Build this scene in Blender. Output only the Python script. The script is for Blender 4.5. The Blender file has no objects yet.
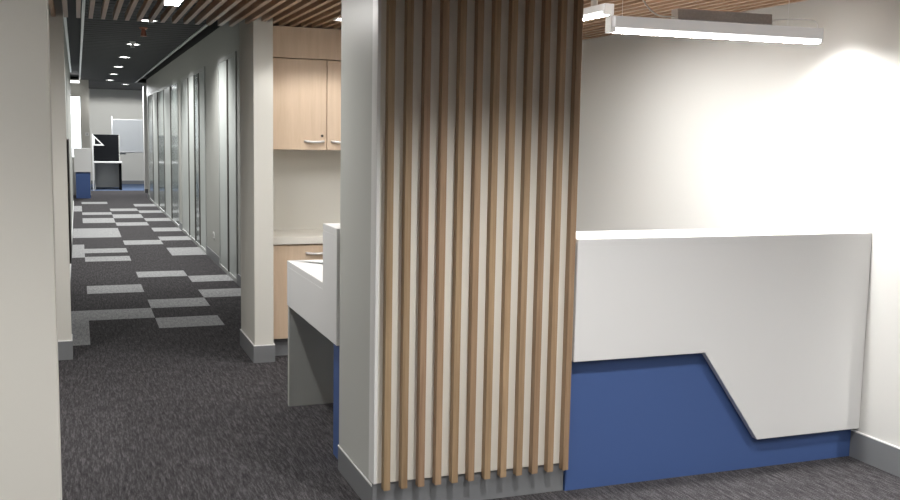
import bpy, bmesh, math, random
from mathutils import Vector, Matrix
random.seed(4)
S = bpy.context.scene
C = S.collection
PI = math.pi

# ---------------------------------------------------------------- materials
def new_mat(name):
    m = bpy.data.materials.new(name); m.use_nodes = True
    nt = m.node_tree
    return m, nt, nt.nodes['Principled BSDF']

def N(nt, t, **kw):
    n = nt.nodes.new(t)
    for k, v in kw.items():
        if k in n.inputs: n.inputs[k].default_value = v
        else: setattr(n, k, v)
    return n

def coords(nt, scale=(1, 1, 1), kind='Object'):
    tc = N(nt, 'ShaderNodeTexCoord'); mp = N(nt, 'ShaderNodeMapping')
    mp.inputs['Scale'].default_value = scale
    nt.links.new(tc.outputs[kind], mp.inputs['Vector'])
    return mp.outputs['Vector']

def ramp(nt, fac, stops):
    r = N(nt, 'ShaderNodeValToRGB'); e = r.color_ramp.elements
    e[0].position, e[0].color = stops[0][0], (*stops[0][1], 1)
    e[1].position, e[1].color = stops[-1][0], (*stops[-1][1], 1)
    for p, c in stops[1:-1]:
        x = e.new(p); x.color = (*c, 1)
    nt.links.new(fac, r.inputs['Fac'])
    return r.outputs['Color']

def plain(name, col, rough=0.6, metal=0.0, noise=0.03, bump=0.0, scale=60, spec=0.5):
    m, nt, b = new_mat(name)
    v = coords(nt, (scale,) * 3)
    n = N(nt, 'ShaderNodeTexNoise', Detail=3.0); nt.links.new(v, n.inputs['Vector'])
    lo = tuple(c * (1 - noise) for c in col); hi = tuple(min(1, c * (1 + noise)) for c in col)
    nt.links.new(ramp(nt, n.outputs['Fac'], [(.3, lo), (.7, hi)]), b.inputs['Base Color'])
    b.inputs['Roughness'].default_value = rough; b.inputs['Metallic'].default_value = metal
    b.inputs['Specular IOR Level'].default_value = spec
    if bump:
        bp = N(nt, 'ShaderNodeBump', Strength=bump, Distance=.002)
        nt.links.new(n.outputs['Fac'], bp.inputs['Height']); nt.links.new(bp.outputs['Normal'], b.inputs['Normal'])
    return m

def wood(name, dark, light, scale=(40, 40, 2.0), vary=0.0, rough=.5, bump=.15):
    m, nt, b = new_mat(name)
    v = coords(nt, scale)
    n = N(nt, 'ShaderNodeTexNoise', Scale=1.0, Detail=6.0, Roughness=.65, Distortion=.4)
    oi = N(nt, 'ShaderNodeObjectInfo')
    if vary:
        ad = N(nt, 'ShaderNodeVectorMath', operation='ADD'); sc = N(nt, 'ShaderNodeMath', operation='MULTIPLY'); sc.inputs[1].default_value = 37.0
        nt.links.new(oi.outputs['Random'], sc.inputs[0]); nt.links.new(v, ad.inputs[0]); nt.links.new(sc.outputs[0], ad.inputs[1])
        v = ad.outputs[0]
    nt.links.new(v, n.inputs['Vector'])
    col = ramp(nt, n.outputs['Fac'], [(.3, dark), (.7, light)])
    if vary:
        hs = N(nt, 'ShaderNodeHueSaturation')
        mr = N(nt, 'ShaderNodeMapRange'); mr.inputs['To Min'].default_value = 1 - vary; mr.inputs['To Max'].default_value = 1 + vary
        mh = N(nt, 'ShaderNodeMapRange'); mh.inputs['To Min'].default_value = .491; mh.inputs['To Max'].default_value = .506
        nt.links.new(oi.outputs['Random'], mr.inputs['Value']); nt.links.new(mr.outputs[0], hs.inputs['Value'])
        ml = N(nt, 'ShaderNodeMath', operation='MULTIPLY'); ml.inputs[1].default_value = 7.0
        fr = N(nt, 'ShaderNodeMath', operation='FRACT')
        nt.links.new(oi.outputs['Random'], ml.inputs[0]); nt.links.new(ml.outputs[0], fr.inputs[0])
        nt.links.new(fr.outputs[0], mh.inputs['Value']); nt.links.new(mh.outputs[0], hs.inputs['Hue'])
        nt.links.new(col, hs.inputs['Color']); col = hs.outputs['Color']
    nt.links.new(col, b.inputs['Base Color']); b.inputs['Roughness'].default_value = rough
    bp = N(nt, 'ShaderNodeBump', Strength=bump, Distance=.002)
    nt.links.new(n.outputs['Fac'], bp.inputs['Height']); nt.links.new(bp.outputs['Normal'], b.inputs['Normal'])
    return m

def carpet(name, dark, mid, light, streak=(60, 6, 1), speck=.5):
    m, nt, b = new_mat(name)
    a = N(nt, 'ShaderNodeTexNoise', Scale=1.0, Detail=4.0, Roughness=.6); nt.links.new(coords(nt, streak), a.inputs['Vector'])
    f = N(nt, 'ShaderNodeTexNoise', Scale=150.0, Detail=2.0, Roughness=.7); nt.links.new(coords(nt), f.inputs['Vector'])
    w = N(nt, 'ShaderNodeTexNoise', Scale=1.0, Detail=2.0); nt.links.new(coords(nt, (120, 16, 1)), w.inputs['Vector'])
    mx = N(nt, 'ShaderNodeMath', operation='MULTIPLY'); nt.links.new(a.outputs['Fac'], mx.inputs[0]); mx.inputs[1].default_value = .3
    m2 = N(nt, 'ShaderNodeMath', operation='MULTIPLY_ADD'); nt.links.new(f.outputs['Fac'], m2.inputs[0]); m2.inputs[1].default_value = .45
    nt.links.new(mx.outputs[0], m2.inputs[2])
    m3 = N(nt, 'ShaderNodeMath', operation='MULTIPLY_ADD'); nt.links.new(w.outputs['Fac'], m3.inputs[0]); m3.inputs[1].default_value = .25
    nt.links.new(m2.outputs[0], m3.inputs[2])
    nt.links.new(ramp(nt, m3.outputs[0], [(.36, dark), (.5, mid), (.66, light)]), b.inputs['Base Color'])
    b.inputs['Roughness'].default_value = .95; b.inputs['Specular IOR Level'].default_value = .1
    bp = N(nt, 'ShaderNodeBump', Strength=.6, Distance=.006)
    nt.links.new(m3.outputs[0], bp.inputs['Height']); nt.links.new(bp.outputs['Normal'], b.inputs['Normal'])
    return m

def emit(name, col, s):
    m, nt, b = new_mat(name)
    b.inputs['Base Color'].default_value = (.8, .8, .8, 1)
    b.inputs['Emission Color'].default_value = (*col, 1); b.inputs['Emission Strength'].default_value = s
    return m

M = {
 'wall': plain('painted_plaster', (.64, .625, .575), .7, bump=.05, scale=180, noise=.015, spec=.3),
 'wall_white': plain('white_plaster', (.70, .695, .67), .7, bump=.05, scale=180, noise=.015, spec=.3),
 'grey_wall': plain('grey_plaster', (.40, .405, .38), .55, bump=.05, scale=180, noise=.015),
 'column': plain('column_paint', (.53, .54, .51), .38, noise=.01),
 'board': plain('board_paint', (.76, .73, .655), .55, noise=.015),
 'skirting': plain('grey_skirting', (.20, .206, .215), .5),
 'white': plain('white_solid_surface', (.755, .755, .75), .38, noise=.01),
 'white_metal': plain('white_metal', (.80, .80, .79), .35, noise=.01),
 'alu': plain('brushed_aluminium', (.86, .86, .88), .28, .45, noise=.06, scale=20),
 'chrome': plain('satin_chrome', (.72, .71, .70), .3, .45, noise=.01),
 'blue': plain('blue_laminate', (.060, .112, .285), .5, noise=.02),
 'blue_carpet': carpet('blue_carpet', (.06, .09, .16), (.11, .15, .24), (.15, .2, .32)),
 'carpet': carpet('charcoal_carpet', (.012, .0115, .013), (.054, .051, .054), (.165, .157, .162)),
 'tile': carpet('light_carpet_tile', (.18, .18, .185), (.36, .365, .37), (.55, .555, .56), streak=(45, 9, 1)),
 'batten': wood('oiled_oak_batten', (.27, .175, .098), (.42, .295, .18), (60, 60, 2.2), vary=.13),
 'slat': wood('ceiling_slat_wood', (.36, .225, .14), (.46, .30, .19), (30, 3, 30), rough=.36, bump=0),
 'slat_back': wood('ceiling_backing', (.23, .155, .115), (.32, .22, .165), (30, 2, 30)),
 'laminate': wood('maple_laminate', (.54, .405, .285), (.63, .485, .355), (22, 22, 1.6)),
 'bench': plain('bench_stone', (.68, .65, .59), .35, noise=.04),
 'dark': plain('charcoal_ceiling', (.008, .0085, .0097), .7, noise=.1),
 'black': plain('black_void', (.008, .008, .009), .8),
 'black_panel': plain('black_fabric', (.0045, .005, .006), .9, spec=.1),
 'brown': plain('dark_brown', (.05, .042, .036), .6),
 'red': plain('red_brown_plastic', (.38, .15, .10), .5),
 'glass': plain('frosted_glass', (.52, .555, .535), .3, noise=.02, scale=2),
 'glass_dark': plain('tinted_glass', (.27, .31, .30), .12, noise=.04, scale=2),
 'pale_frame': plain('pale_frame', (.40, .41, .40), .4),
 'frame': plain('grey_frame', (.40, .40, .38), .4),
 'whiteboard': plain('whiteboard', (.66, .68, .69), .25, noise=.01),
 'lamp': emit('lamp_diffuser', (1, .985, .96), 42),
 'lamp_bright': emit('pendant_diffuser', (1, .985, .965), 120),
 'lamp_soft': emit('soft_diffuser', (1, .985, .965), 15),
 'lamp_side': emit('diffuser_edge', (1, .985, .965), 1.1),
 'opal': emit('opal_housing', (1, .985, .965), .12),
 'lens': emit('downlight_lens', (1, .98, .95), 6),
 'daylight': emit('daylight_pane', (.86, .95, 1), 1.5),
}

# ---------------------------------------------------------------- helpers
def bm_box(bm, lo, hi, bevel=0.0, mi=0):
    lo = Vector(lo); hi = Vector(hi)
    r = bmesh.ops.create_cube(bm, size=1.0)
    vs = r['verts']
    for v in vs:
        v.co = Vector((lo[i] + (v.co[i] + .5) * (hi[i] - lo[i]) for i in range(3)))
    fs = {f for v in vs for f in v.link_faces}
    for f in fs: f.material_index = mi
    if bevel:
        es = {e for v in vs for e in v.link_edges}
        bmesh.ops.bevel(bm, geom=list(es), offset=bevel, segments=2, affect='EDGES', profile=.5)

def bm_prism(bm, pts, axis, a, b, bevel=0.0):
    """extrude a 2-D outline along an axis; pts are the two other coordinates in order"""
    def P(p, t):
        q = list(p); q.insert(axis, t); return Vector(q)
    v0 = [bm.verts.new(P(p, a)) for p in pts]; v1 = [bm.verts.new(P(p, b)) for p in pts]
    n = len(pts); fs = []
    fs.append(bm.faces.new(v0)); fs.append(bm.faces.new(v1[::-1]))
    for i in range(n):
        fs.append(bm.faces.new((v0[i], v1[i], v1[(i + 1) % n], v0[(i + 1) % n])))
    bmesh.ops.recalc_face_normals(bm, faces=fs)
    if bevel:
        es = list({e for f in fs for e in f.edges})
        bmesh.ops.bevel(bm, geom=es, offset=bevel, segments=2, affect='EDGES')

def bm_cyl(bm, c, r1, r2, z0, z1, seg=24):
    m = Matrix.Translation((c[0], c[1], (z0 + z1) / 2))
    bmesh.ops.create_cone(bm, cap_ends=True, segments=seg, radius1=r1, radius2=r2, depth=z1 - z0, matrix=m)

def bm_tube(bm, pts, r, seg=8):
    pts = [Vector(p) for p in pts]; rings = []
    for i, p in enumerate(pts):
        d = (pts[min(i + 1, len(pts) - 1)] - pts[max(i - 1, 0)]).normalized()
        u = d.orthogonal().normalized() if i == 0 else (u - d * u.dot(d)).normalized()
        w = d.cross(u)
        rings.append([bm.verts.new(p + r * (math.cos(2 * PI * k / seg) * u + math.sin(2 * PI * k / seg) * w)) for k in range(seg)])
    for a, b in zip(rings, rings[1:]):
        for k in range(seg):
            bm.faces.new((a[k], a[(k + 1) % seg], b[(k + 1) % seg], b[k]))
    bm.faces.new(rings[0][::-1]); bm.faces.new(rings[-1])

def obj(name, bm, mats, parent=None, loc=None, smooth=False):
    """links the bmesh (world coordinates) as one mesh object, origin at its parent's origin or at loc"""
    me = bpy.data.meshes.new(name)
    off = Vector((0, 0, 0))
    if parent is not None:
        p = parent
        while p is not None: off += p.location; p = p.parent
    elif loc is not None: off = Vector(loc)
    bmesh.ops.translate(bm, verts=bm.verts, vec=-off)
    bm.normal_update(); bm.to_mesh(me); bm.free()
    for m in (mats if isinstance(mats, (list, tuple)) else [mats]): me.materials.append(M[m] if isinstance(m, str) else m)
    if smooth:
        for p in me.polygons: p.use_smooth = True
    o = bpy.data.objects.new(name, me); C.objects.link(o)
    if parent is not None: o.parent = parent
    elif loc is not None: o.location = off
    return o

def box(name, lo, hi, mat, parent=None, bevel=0.0, loc=None):
    bm = bmesh.new(); bm_box(bm, lo, hi, bevel)
    return obj(name, bm, mat, parent, loc)

def struct(o):
    o['kind'] = 'structure'; return o

def tag(o, label, cat, group=None):
    o['label'] = label; o['category'] = cat
    if group: o['group'] = group
    return o

def thing(name, loc, label, cat, group=None):
    o = bpy.data.objects.new(name, None); C.objects.link(o)
    o.location = loc; o.empty_display_size = .1
    return tag(o, label, cat, group)

# ---------------------------------------------------------------- key dimensions
ZC = 2.50          # underside of the slatted ceiling
ZH = 3.00          # underside of the dark corridor ceiling
XL, XR = -.115, 1.67   # corridor walls
XE = 3.935         # wall at the end of the counter

# ---------------------------------------------------------------- floor
bm = bmesh.new()
bm_box(bm, (-3.2, -3.0, -.1), (6.2, 33.4, 0))
gx = [-.50, .06, .63, 1.19, 1.67]
tiles = [(1, 11.90, 12.39, 1), (2, 11.40, 11.90, 1), (0, 10.80, 11.36, 1), (2, 10.28, 10.82, 1), (1, 9.77, 10.28, 1),
         (-1, 9.26, 9.79, 1), (0, 9.26, 9.79, 1), (-1, 8.19, 9.26, 1), (1, 8.74, 9.24, 1), (0, 14.44, 14.98, 1), (0, 13.50, 14.02, 1),
         (-1, 13.96, 15.56, 1), (-1, 16.55, 18.14, 1), (0, 16.55, 18.14, 1), (1, 15.40, 16.02, 1), (2, 15.92, 16.52, 1), (2, 13.94, 14.90, 1),
         (2, 17.40, 18.08, 1), (1, 18.56, 19.24, 1), (2, 19.44, 20.12, 1), (0, 19.2, 20.26, 1), (1, 20.2, 21.12, 1),
         (-1, 22.0, 23.6, 1), (1, 22.0, 22.7, 1), (2, 23.3, 24.1, 1), (2, 21.44, 22.1, 1), (0, 21.08, 21.7, 1), (0, 24.2, 24.9, 1)]
for k, y0, y1, n in tiles:
    x0, x1 = gx[k + 1], gx[k + 2]
    x0 = max(x0, XL); x1 = min(x1, XR)
    vs = [bm.verts.new((x, y, .0008)) for x, y in ((x0, y0), (x1, y0), (x1, y1), (x0, y1))]
    bm.faces.new(vs).material_index = 1
vs = [bm.verts.new((x, y, .0008)) for x, y in ((-3.1, 29.6), (6.1, 29.6), (6.1, 33.3), (-3.1, 33.3))]
bm.faces.new(vs).material_index = 2
struct(obj('floor', bm, ['carpet', 'tile', 'blue_carpet']))

# ---------------------------------------------------------------- ceilings
bm = bmesh.new()
bm_box(bm, (-3.2, -3.0, 2.546), (XE, 6.80, 2.57))
bm_box(bm, (XE, -3.0, 2.546), (6.2, 3.60, 2.57))
bm_box(bm, (1.30, 6.80, 2.546), (XE, 7.92, 2.57))
bm2 = bmesh.new()
x = -3.14
pitch = .083
while x < 6.1:
    y1 = 7.68 if x < 1.16 else 7.43
    if x > XE - .03: y1 = 3.6
    bm_box(bm2, (x, -3.0, ZC), (x + .028, y1, 2.546))
    x += pitch
ce = tag(obj('ceiling_backing', bm, 'slat_back'), '', '')
del ce['label'], ce['category']
ce.name = 'ceiling'
struct(ce)
sl = obj('ceiling_slats', bm2, 'slat', ce)

bm = bmesh.new()
y = 7.0
while y < 28.0:                                     # dark ribbed corridor ceiling
    bm_box(bm, (.10, y, ZH), (1.50, y + .24, ZH + .03)); y += .28
bm_box(bm, (XR, 7.98, ZH - .005), (XR + .15, 26.2, ZH + .10))
bm_box(bm, (XL - .18, 7.94, ZH + .03), (XL, 23.6, ZH + .10))
bm_box(bm, (-3.2, 6.0, ZH + .10), (6.2, 33.4, ZH + .14))
o = obj('ceiling_corridor', bm, 'dark'); struct(o); o.name = 'ceiling'
bm = bmesh.new(); bm_box(bm, (-3.1, 28.05, ZH), (6.1, 33.3, ZH + .05)); o = obj('ceiling', bm, 'dark'); struct(o)
struct(box('trim_1', (1.485, 7.2, ZH - .015), (1.515, 28.0, ZH + .045), 'white_metal'))
struct(box('trim_2', (.080, 7.2, ZH - .015), (.110, 28.0, ZH + .045), 'white_metal'))
struct(box('trim_3', (XL, 7.95, ZH - .04), (XL + .03, 23.5, ZH + .02), 'white_metal'))

# ---------------------------------------------------------------- room shell
def wall(name, lo, hi, mat='wall'): return struct(box(name, lo, hi, mat))
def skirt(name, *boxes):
    """grey skirting with a thin white strip along its top edge"""
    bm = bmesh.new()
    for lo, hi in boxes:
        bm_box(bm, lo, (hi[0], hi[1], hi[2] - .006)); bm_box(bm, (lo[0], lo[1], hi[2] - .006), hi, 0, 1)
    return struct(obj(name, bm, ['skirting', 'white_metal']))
wall('wall_near', (-3.2, 3.20, 0), (-.075, 3.40, ZC))
wall('wall_pier', (-3.2, 7.70, 0), (-.075, 7.94, ZH + .1))
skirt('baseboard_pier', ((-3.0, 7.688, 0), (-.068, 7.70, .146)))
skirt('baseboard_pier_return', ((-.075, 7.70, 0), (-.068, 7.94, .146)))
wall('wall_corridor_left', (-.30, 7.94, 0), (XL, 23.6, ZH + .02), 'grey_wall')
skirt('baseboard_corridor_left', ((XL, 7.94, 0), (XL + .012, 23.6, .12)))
bm = bmesh.new(); bm_prism(bm, [(1.20, 7.21), (1.34, 7.21), (1.34, 8.03), (1.26, 8.03), (1.26, 7.86), (1.20, 7.86)], 2, 0, 2.546)
struct(obj('wall_nib', bm, 'wall'))
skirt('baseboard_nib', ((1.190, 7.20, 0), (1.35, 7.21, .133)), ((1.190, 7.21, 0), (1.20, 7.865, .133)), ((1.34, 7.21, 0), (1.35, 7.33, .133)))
wall('wall_kitchen', (1.34, 7.93, 0), (XE, 8.03, 2.9), 'wall')
wall('wall_east', (XE, 3.62, 0), (XE + .2, 8.03, 2.546), 'wall_white')
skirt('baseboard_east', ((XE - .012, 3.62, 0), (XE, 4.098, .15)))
wall('wall_lobby_east', (6.1, -3.0, 0), (6.3, 3.7, ZC))
wall('wall_lobby_north', (XE + .2, 3.62, 0), (6.2, 3.8, ZC))
wall('wall_lobby_south', (-3.2, -3.2, 0), (6.2, -3.0, ZC))
wall('wall_lobby_west', (-3.4, -3.0, 0), (-3.2, 7.9, ZC))
# corridor right wall, with openings for the glazed fronts
G = [(11.15, 12.62), (14.0, 17.35), (17.9, 25.6)]
ZG = 2.60
bm = bmesh.new()
bm_box(bm, (XR, 7.98, ZG), (XR + .15, 26.2, ZH - .01))
ys = [7.98] + [v for g in G for v in g] + [26.2]
for a, b in zip(ys[::2], ys[1::2]): bm_box(bm, (XR, a, 0), (XR + .15, b, ZG))
struct(obj('wall_corridor_right', bm, 'grey_wall'))
bm = bmesh.new()
for a, b in zip(ys[::2], ys[1::2]): bm_box(bm, (XR - .012, a, 0), (XR, b, .12))
struct(obj('baseboard_corridor_right', bm, 'skirting'))

def glazed(n, y0, y1, cuts, kinds):
    """a glazed front in the corridor wall: jambs, head, sill, mullions and panes"""
    bm = bmesh.new(); w = .045
    xs = (XR - .014, XR + .06)
    bm_box(bm, (xs[0], y0, 0), (xs[1], y0 + w, ZG), .004); bm_box(bm, (xs[0], y1 - w, 0), (xs[1], y1, ZG), .004)
    bm_box(bm, (xs[0], y0 + w, ZG - .05), (xs[1], y1 - w, ZG), .004); bm_box(bm, (xs[0], y0 + w, 0), (xs[1], y1 - w, .05), .004)
    f = struct(obj('window_%d' % n, bm, 'pale_frame'))
    for c in cuts: box('mullion', (xs[0], c - w, .05), (xs[1], c + w, ZG - .05), 'brown', f, .003)
    e = [y0 + w / 2] + list(cuts) + [y1 - w / 2]
    for a, b, k in zip(e, e[1:], kinds):
        box('pane', (XR - .005, a + w / 2, .05), (XR + .02, b - w / 2, ZG - .05), k, f)
glazed(1, *G[0], [11.83], ['glass', 'glass'])
glazed(2, *G[1], [14.75, 15.35, 16.2], ['glass', 'glass_dark', 'glass', 'glass'])
glazed(3, *G[2], [19.4, 20.9, 22.6, 24.1], ['glass_dark', 'glass', 'glass_dark', 'glass', 'glass_dark'])
wall('wall_office_back', (XR + .16, 8.03, 0), (XR + .3, 26.2, ZH), 'grey_wall')

# far room
wall('wall_far', (-3.2, 33.3, 0), (6.2, 33.5, ZH + .1), 'wall')
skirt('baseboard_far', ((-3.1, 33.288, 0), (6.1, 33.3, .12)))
wall('wall_far_left', (-3.2, 28.0, 0), (-3.0, 33.3, ZH))
wall('wall_far_right', (6.0, 28.0, 0), (6.2, 33.3, ZH))
wall('wall_far_pillar', (1.725, 28.4, 0), (1.97, 28.7, ZH), 'wall_white')
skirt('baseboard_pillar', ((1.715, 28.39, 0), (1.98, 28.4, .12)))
# wall with a bright window beyond the small counter
bm = bmesh.new()
bm_box(bm, (.09, 27.5, 0), (.31, 27.7, ZH)); bm_box(bm, (-1.2, 27.5, 0), (-.16, 27.7, ZH))
bm_box(bm, (-.16, 27.5, 2.56), (.09, 27.7, ZH)); bm_box(bm, (-.16, 27.5, 0), (.09, 27.7, 1.0))
struct(obj('wall_far_counter', bm, 'wall'))
wn = struct(box('window_4', (-.16, 27.60, 1.0), (.09, 27.64, 2.56), 'daylight'))
wall('wall_alcove', (-1.4, 23.6, 0), (-1.2, 27.7, ZH))

# ---------------------------------------------------------------- slatted column
cx0, cx1, cy0, cy1 = 1.212, 2.172, 4.118, 4.735
col = thing('slatted_column', ((cx0 + cx1) / 2, (cy0 + cy1) / 2, 0), 'square grey column faced with upright oak battens in front of the reception desk', 'column')
box('column_body', (cx0, cy0, .13), (cx1, cy1, ZC), 'column', col, .004)
bm = bmesh.new(); bm_box(bm, (cx0 - .004, 4.108, 0), (cx1, cy0, .14), .002); bm_box(bm, (cx0 - .004, cy0, 0), (cx0, cy1, .123), .001)
bm_box(bm, (cx0, cy0, 0), (cx1, cy1, .13))
obj('skirting', bm, 'skirting', col)
box('skirting_top_strip', (cx0 - .006, cy0, .123), (cx0 + .002, cy1, .130), 'white_metal', col)  # thin white strip on the column skirting's top edge
box('backing_board', (cx0 + .006, 4.100, .142), (cx1, cy0, ZC), 'board', col, .002)
bm = bmesh.new(); bm_box(bm, (cx0 - .004, 4.094, .142), (cx0 + .012, cy0, ZC), .003)
bm_box(bm, (cx0 - .004, cy0, .142), (cx0, cy0 + .055, ZC), .001)
obj('corner_trim', bm, 'white_metal', col)
xb0, xb1 = 1.247, 2.142
for k in range(12):
    xx = xb0 + (xb1 - xb0) * k / 11
    b = box('batten', (xx, 4.060, .119), (xx + .030, 4.100, ZC), 'batten', col, .0015)

# ---------------------------------------------------------------- reception desk
ZD = 1.235
desk = thing('reception_desk', (2.6, 4.6, 0), 'white reception desk with angled blue kick panel running from column to wall', 'reception desk')
xr = XE - .002
# counter top and hob (plan wraps round the column)
bm = bmesh.new()
bm_prism(bm, [(2.178, 4.05), (xr, 4.05), (xr, 4.41), (2.36, 4.41), (2.36, 5.05), (1.20, 5.05), (1.20, 4.75), (2.178, 4.75)], 2, ZD - .035, ZD, .002)
obj('counter_top', bm, 'white', desk)
# front panel with the stepped, slanted lower edge
bm = bmesh.new()
bm_prism(bm, [(2.178, .65), (2.915, .65), (3.262, .17), (xr, .17), (xr, ZD - .035), (2.178, ZD - .035)], 1, 4.05, 4.09, .0015)
obj('front_panel', bm, 'white', desk)
# west cladding: hob end and worktop fascia in one L-shaped face
bm = bmesh.new()
bm_prism(bm, [(4.75, .64), (6.0, .64), (6.0, .885), (5.05, .885), (5.05, ZD - .035), (4.75, ZD - .035)], 0, 1.20, 1.24, .0015)
obj('end_panel', bm, 'white', desk)
bm = bmesh.new(); bm_box(bm, (2.20, 4.37, .92), (xr, 4.41, ZD - .035)); bm_box(bm, (1.24, 5.01, .92), (2.36, 5.05, ZD - .035)); bm_box(bm, (2.32, 4.41, .92), (2.36, 5.01, ZD - .035))
obj('back_panel', bm, 'white', desk)
bm = bmesh.new()
bm_prism(bm, [(2.36, 4.41), (xr, 4.41), (xr, 5.05), (1.95, 5.05), (1.95, 6.0), (1.20, 6.0), (1.20, 5.05), (2.36, 5.05)], 2, .885, .92, .0015)
obj('worktop', bm, 'white', desk)
bm = bmesh.new(); bm_box(bm, (1.24, 5.97, .64), (1.95, 6.0, .885)); bm_box(bm, (1.92, 5.05, .64), (1.95, 5.97, .885)); obj('apron', bm, 'white', desk)
box('leg_panel', (1.205, 5.965, 0), (1.93, 6.0, .64), 'column', desk, .001)
bm = bmesh.new()
bm_prism(bm, [(2.178, 4.10), (xr, 4.10), (xr, 4.36), (2.30, 4.36), (2.30, 4.985), (1.245, 4.985), (1.245, 4.75), (2.178, 4.75)], 2, 0, .92)
kp = obj('kick_panel', bm, 'blue', desk); kp['label'] = 'blue kick panel'

# ---------------------------------------------------------------- kitchenette
def bow_handle(par, x0, x1, yf, z):
    bm = bmesh.new(); pts = []
    for i in range(13):
        t = i / 12; pts.append((x0 + (x1 - x0) * t, yf - .028 * math.sin(PI * t) ** .6, z - .006 * math.sin(PI * t)))
    bm_tube(bm, pts, .0095, 8)
    return obj('handle', bm, 'chrome', par, smooth=True)
yU = 7.45
up = thing('wall_cabinet', (1.77, yU + .24, 1.585), 'maple wall cabinet with two doors above the kitchen bench', 'cabinet')
box('carcass', (1.345, yU + .02, 1.585), (2.20, 7.93, 2.265), 'laminate', up)
for (a, b, h0, h1) in ((1.352, 1.795, 1.625, 1.775), (1.801, 2.198, 1.835, 1.985)):
    d = box('door', (a, yU, 1.582), (b, yU + .019, 2.262), 'laminate', up, .002)
    bow_handle(d, h0, h1, yU, 1.648)
    if a < 1.5:
        bm = bmesh.new(); bmesh.ops.create_cone(bm, cap_ends=True, segments=16, radius1=.010, radius2=.010, depth=.008, matrix=Matrix.Translation((1.762, yU - .003, 1.69)) @ Matrix.Rotation(PI / 2, 4, 'X'))
        obj('lock', bm, 'brown', d)
struct(box('trim_4', (1.345, yU + .005, 2.270), (2.20, 7.93, ZC), 'laminate'))
yB = 7.34
lowc = thing('base_cabinet', (1.77, 7.63, 0), 'maple base cabinet under the kitchen bench beside the narrow wall end', 'cabinet')
box('carcass', (1.352, yB + .02, .14), (2.20, 7.928, .868), 'laminate', lowc)
box('kickboard', (1.352, yB + .06, 0), (2.20, yB + .08, .14), 'skirting', lowc)
for (a, b, h0, h1) in ((1.354, 1.795, 1.615, 1.765), (1.801, 2.198, 1.835, 1.985)):
    d = box('door', (a, yB, .143), (b, yB + .019, .862), 'laminate', lowc, .002)
    bow_handle(d, h0, h1, yB, .800)
tag(box('benchtop', (1.342, yB - .02, .870), (2.21, 7.93, .925), 'bench', bevel=.003, loc=(1.77, 7.63, .87)), 'pale stone kitchen benchtop on the maple base cabinet', 'benchtop')

# ---------------------------------------------------------------- lamps
def spot(loc, w, ang=120, blend=.5, rad=.04, col=(1, .985, .965), aim=None):
    l = bpy.data.lights.new('lamp_light', 'SPOT'); l.energy = w; l.spot_size = math.radians(ang); l.spot_blend = blend
    l.shadow_soft_size = rad; l.color = col
    o = bpy.data.objects.new('lamp_light', l); C.objects.link(o); o.location = loc
    if aim is not None: o.rotation_euler = (Vector(aim) - Vector(loc)).to_track_quat('-Z', 'Y').to_euler()
    return o

def downlight(x, y, z, label, w, group=None, r=.055, **kw):
    t = thing('downlight', (x, y, z), label, 'downlight', group)
    bm = bmesh.new(); seg = 24
    prof = [(r, -.004), (r + .018, -.010), (r + .022, 0.0), (r + .004, .0), (r, .0)]
    rings = [[bm.verts.new((x + q * math.cos(2 * PI * k / seg), y + q * math.sin(2 * PI * k / seg), z + h)) for k in range(seg)] for q, h in prof]
    for a, b in zip(rings, rings[1:] + rings[:1]):
        for k in range(seg): bm.faces.new((a[k], a[(k + 1) % seg], b[(k + 1) % seg], b[k]))
    obj('rim', bm, 'white_metal', t, smooth=True)
    bm = bmesh.new(); bm_cyl(bm, (x, y), r, r, z - .005, z + .004); obj('lens', bm, 'lens', t)
    spot((x, y, z - .02), w, **kw)
    return t
order = ['nearest', 'second nearest', 'third nearest', 'fourth', 'fifth', 'sixth', 'farthest']
for k, yy in enumerate((12.3, 15.74, 18.56, 21.37, 24.2, 27.1)):
    lab = ['nearest small round downlight in the dark corridor ceiling, just past the ends of the slats',
           'second round downlight along the dark corridor ceiling, with a small sprinkler under it',
           'third round downlight along the row in the dark corridor ceiling',
           'fourth round downlight along the row in the dark corridor ceiling',
           'second to last round downlight of the row in the dark corridor ceiling',
           'last and smallest looking round downlight at the far end of the dark corridor ceiling'][k]
    downlight(.82, yy, ZH, lab, 140 if yy < 26 else 25, 'downlights in the corridor ceiling', r=.085, ang=140, blend=.7)
downlight(1.735, 6.80, ZC, 'small bright downlight in the slatted ceiling in front of the wall cabinet', 17, r=.032, ang=136, blend=.35)
downlight(3.63, 4.30, ZC, 'downlight in the slatted ceiling close to the wall above the counter end', 27, ang=108, blend=.75, rad=.03)
# unseen lobby lamps added to light the room, some placed by visible shading
for x, y, w in ((.5, 1.6, 40), (1.75, 2.85, 88), (3.0, 2.7, 40), (4.35, 1.6, 120), (2.2, .4, 40), (-1.0, 2.0, 40), (-.9, 5.9, 70)):
    downlight(x, y, ZC, 'unseen round downlight added in the slatted lobby ceiling to light the room', w, 'unseen lobby downlights', ang=170 if y > 5 else 130, blend=.8)

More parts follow.
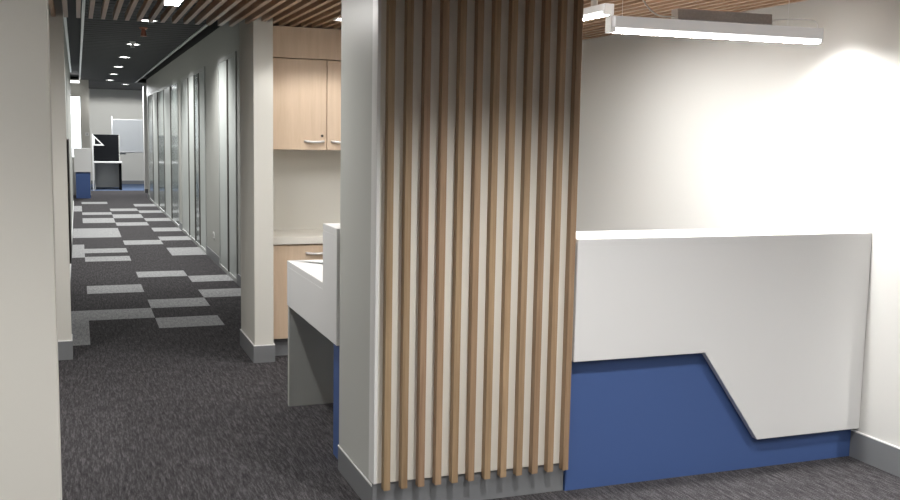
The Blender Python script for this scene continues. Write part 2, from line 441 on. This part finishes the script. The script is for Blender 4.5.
def linear(name_label, p0, p1, zb, ww=.06, hh=.075, group=None, glow='lamp', wires=(-.4, .4), hd=.022):
    """a slim linear lamp from p0 to p1 (plan points), underside of the diffuser at zb"""
    a = Vector((*p0, 0)); b = Vector((*p1, 0)); d = (b - a); L = d.length; d.normalize(); n = Vector((-d.y, d.x, 0))
    mid = (a + b) / 2
    t = thing('linear_light', (mid.x, mid.y, zb), name_label, 'light', group)
    R = Matrix((( d.x, n.x, 0, mid.x), (d.y, n.y, 0, mid.y), (0, 0, 1, zb), (0, 0, 0, 1)))
    bm = bmesh.new(); bm_box(bm, (-L / 2, -ww / 2, hd - .001), (L / 2, ww / 2, hh), .003)
    bm_box(bm, (-L / 2 - .004, -ww / 2, -.002), (-L / 2 + .022, ww / 2, hh), .002); bm_box(bm, (L / 2 - .004, -ww / 2, .004), (L / 2 + .004, ww / 2, hh), .002)
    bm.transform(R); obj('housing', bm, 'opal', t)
    bm = bmesh.new(); bm_box(bm, (-L / 2 + .022, -ww / 2 + .003, 0), (L / 2 - .006, ww / 2 - .003, hd), .005)
    bm.normal_update()
    for f in bm.faces: f.material_index = 0 if f.normal.z < -.8 else 1
    bm.transform(R); obj('diffuser', bm, [glow, 'lamp_side'], t)
    if wires:
        for xx in wires:
            bm = bmesh.new(); bm_tube(bm, [R @ Vector((xx, 0, hh - .002)), R @ Vector((xx, 0, 2.548 - zb))], .0012 if zb < 2.35 else .02, 6 if zb < 2.35 else 16)
            if zb < 2.35:
                q = R @ Vector((xx, 0, 0)); bm_cyl(bm, (q.x, q.y), .03, .03, ZC - .012, 2.548, 16)
            obj('suspension_wire' if zb < 2.35 else 'mount', bm, 'alu' if zb < 2.35 else 'white_metal', t)
    return t, R
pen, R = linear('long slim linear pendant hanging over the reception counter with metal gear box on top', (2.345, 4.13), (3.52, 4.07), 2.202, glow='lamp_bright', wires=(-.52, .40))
bm = bmesh.new(); bm_box(bm, (-.242, -.03, .074), (.286, .03, .126), .002); bm.transform(R); o = obj('gear_box', bm, 'alu', pen); o['label'] = 'brushed metal gear box'
bm = bmesh.new()
P = [R @ Vector(p) for p in ((-.242, 0, .09), (-.33, 0, .092), (-.39, 0, .13), (-.43, .01, .20), (-.445, .02, .305))]
Q = []
for i in range(len(P) - 1):
    for s in range(4):
        p0, p1, p2, p3 = P[max(i - 1, 0)], P[i], P[i + 1], P[min(i + 2, len(P) - 1)]; t = s / 4
        Q.append(.5 * ((2 * p1) + (p2 - p0) * t + (2 * p0 - 5 * p1 + 4 * p2 - p3) * t * t + (3 * p1 - p0 - 3 * p2 + p3) * t ** 3))
Q.append(P[-1]); bm_tube(bm, Q, .004); obj('power_cable', bm, 'white_metal', pen, smooth=True)
bm = bmesh.new(); bm_tube(bm, [R @ Vector(p) for p in ((.286, 0, .10), (.40, 0, .112), (.50, 0, .118), (.56, 0, .112), (.575, 0, .095), (.578, 0, .074))], .0025); obj('lead', bm, 'alu', pen, smooth=True)
linear('linear ceiling light seen end on behind the upper right edge of the slatted column', (2.81, 4.95), (2.81, 6.10), 2.400, hh=.06, glow='lamp_bright')
linear('linear ceiling light in the slats above the corridor mouth', (.55, 4.9), (.55, 6.25), 2.455, .09, .044, glow='lamp')
for a, b in (((-1.7, 1.75), (-.3, 1.75)), ((.4, .2), (1.8, .2)), ((2.6, .9), (4.0, .9))):  # unseen linear lamps, added as soft fill light for the room
    linear('unseen linear light added as soft fill under the slatted lobby ceiling', a, b, 2.30 if a[0] > 0 else 2.42, .10, .06, 'added lobby fill lights', 'lamp')
tag(box('ceiling_panel_light', (-.13, 26.6, 2.90), (.09, 27.3, 2.93), 'lamp_side', loc=(0, 26.9, 2.90)), 'square bright ceiling light above the far small counter', 'light')

# sprinkler heads
def sprinkler(x, y, mat, label, s=1.0):
    t = thing('ceiling_sprinkler', (x, y, ZH), label, 'sprinkler')
    bm = bmesh.new(); bm_cyl(bm, (x, y), .035 * s, .045 * s, ZH - .02, ZH); obj('plate', bm, mat, t)
    bm = bmesh.new(); bm_cyl(bm, (x, y), .03 * s, .018 * s, ZH - .085 * s, ZH - .02); obj('head', bm, mat, t)
sprinkler(.815, 13.2, 'red', 'reddish brown sprinkler head on the dark ceiling behind the nearest downlight', 1.25)
sprinkler(.79, 15.3, 'white_metal', 'pale sprinkler head on the dark ceiling beside the second downlight')

# ---------------------------------------------------------------- corridor details
so = thing('power_outlet', (XR - .006, 13.2, .35), 'white power outlet low on the corridor wall between two glazed fronts', 'outlet')
box('plate', (XR - .012, 13.14, .31), (XR, 13.26, .39), 'white_metal', so, .002)
box('socket', (XR - .016, 13.17, .33), (XR - .012, 13.20, .37), 'frame', so); box('socket', (XR - .016, 13.21, .33), (XR - .012, 13.24, .37), 'frame', so)
tag(box('wall_panel', (XL, 10.6, .35), (XL + .03, 11.9, 1.60), 'brown', bevel=.003, loc=(XL, 11.2, .35)), 'dark brown panel on the left corridor wall past the pier', 'panel')

# far counter
fc = thing('service_counter', (.12, 26.4, 0), 'small white counter with a blue base at the far left of the corridor', 'counter')
box('counter_body', (-.09, 26.2, .66), (.31, 26.9, 1.245), 'white', fc, .003)
box('kick_panel', (-.055, 26.24, 0), (.285, 26.88, .66), 'blue', fc)
sw = thing('light_switch', (.25, 27.49, 1.6), 'small white switch plate on wall above the far small counter', 'switch')
box('plate', (.20, 27.49, 1.555), (.29, 27.5, 1.64), 'white_metal', sw, .002); box('rocker', (.23, 27.485, 1.58), (.26, 27.49, 1.615), 'frame', sw)

# far desk
fd = thing('office_desk', (.80, 30.2, 0), 'pale office desk with one black leg in the far room', 'desk')
box('desktop', (.43, 29.85, .775), (1.20, 30.6, .81), 'white', fd, .002)
box('leg', (1.12, 29.9, 0), (1.18, 30.5, .775), 'black_panel', fd)
box('modesty_panel', (.45, 30.30, .06), (1.12, 30.32, .775), 'frame', fd)
box('side_panel', (.45, 30.0, 0), (.47, 30.5, .775), 'frame', fd)
ds = thing('desk_screen', (.78, 30.4, .81), 'black fabric privacy screen standing on the far office desk', 'screen')
box('screen_panel', (.42, 30.35, .815), (1.13, 30.39, 1.585), 'black_panel', ds, .003)
box('screen_frame', (1.13, 30.345, .81), (1.15, 30.395, 1.59), 'frame', ds)
box('foot', (.60, 30.30, .81), (.64, 30.44, .816), 'frame', ds)
tp = thing('panel_post', (.405, 29.8, 0), 'white upright post with a triangular frame in front of the black desk screen', 'post')
box('post', (.385, 29.78, 0), (.425, 29.84, 1.60), 'white_metal', tp, .003)
bm = bmesh.new()
A, B, Cc = (.427, 1.57), (.72, 1.27), (.427, 1.27)
def shrink(pts, f):
    g = (sum(p[0] for p in pts) / 3, sum(p[1] for p in pts) / 3)
    return [(g[0] + (p[0] - g[0]) * f, g[1] + (p[1] - g[1]) * f) for p in pts]
outer = [A, B, Cc]; inner = shrink(outer, .6)
for i in range(3):
    j = (i + 1) % 3
    bm_prism(bm, [outer[i], outer[j], inner[j], inner[i]], 1, 29.79, 29.83)
obj('triangular_frame', bm, 'white_metal', tp)

wb = thing('whiteboard', (1.55, 33.28, 1.02), 'whiteboard with a pen tray on the far end wall', 'whiteboard')
box('board', (1.06, 33.27, 1.05), (2.30, 33.30, 2.05), 'whiteboard', wb)
bm = bmesh.new(); bm_box(bm, (1.03, 33.26, 1.02), (1.06, 33.30, 2.15)); bm_box(bm, (1.06, 33.26, 1.02), (2.33, 33.30, 1.05)); bm_box(bm, (1.06, 33.26, 2.05), (2.33, 33.30, 2.07)); bm_box(bm, (2.30, 33.26, 1.05), (2.33, 33.30, 2.05))
obj('frame', bm, 'alu', wb)
box('pen_tray', (1.06, 33.19, 1.0), (1.45, 33.29, 1.02), 'frame', wb)
downlight(1.3, 29.3, ZH, 'round downlight in the far room ceiling above the whiteboard', 300, 'far room downlights', r=.085, ang=176, blend=.1, col=(.97, .99, 1))

# ---------------------------------------------------------------- world, camera
w = bpy.data.worlds.new('world'); S.world = w; w.use_nodes = True
w.node_tree.nodes['Background'].inputs[0].default_value = (.9, .95, 1, 1); w.node_tree.nodes['Background'].inputs[1].default_value = .05

cam = bpy.data.cameras.new('camera'); co = bpy.data.objects.new('camera', cam); C.objects.link(co)
cam.sensor_fit = 'HORIZONTAL'; cam.sensor_width = 36.0; cam.lens = 36.0 * 980.816 / 900
cam.clip_start = .05; cam.clip_end = 200
R3 = Matrix(((0.9353834300838328, 0.02338458575209582, -0.3528611623199788), (-0.35315747197635416, 0.11361634487174933, -0.9286393951180697), (0.01837494794208014, 0.9932494587600774, 0.114533287567149)))
co.matrix_world = Matrix.Translation((0, 0, 1.7)) @ R3.to_4x4()
S.camera = co
S.view_settings.view_transform = 'Standard'; S.view_settings.look = 'None'
S.view_settings.exposure = 1.05; S.view_settings.gamma = 1.0; S.view_settings.use_curve_mapping = False
S.cycles.max_bounces = 8; S.cycles.diffuse_bounces = 5; S.cycles.caustics_reflective = False; S.cycles.caustics_refractive = False
S.cycles.sample_clamp_indirect = 4.0
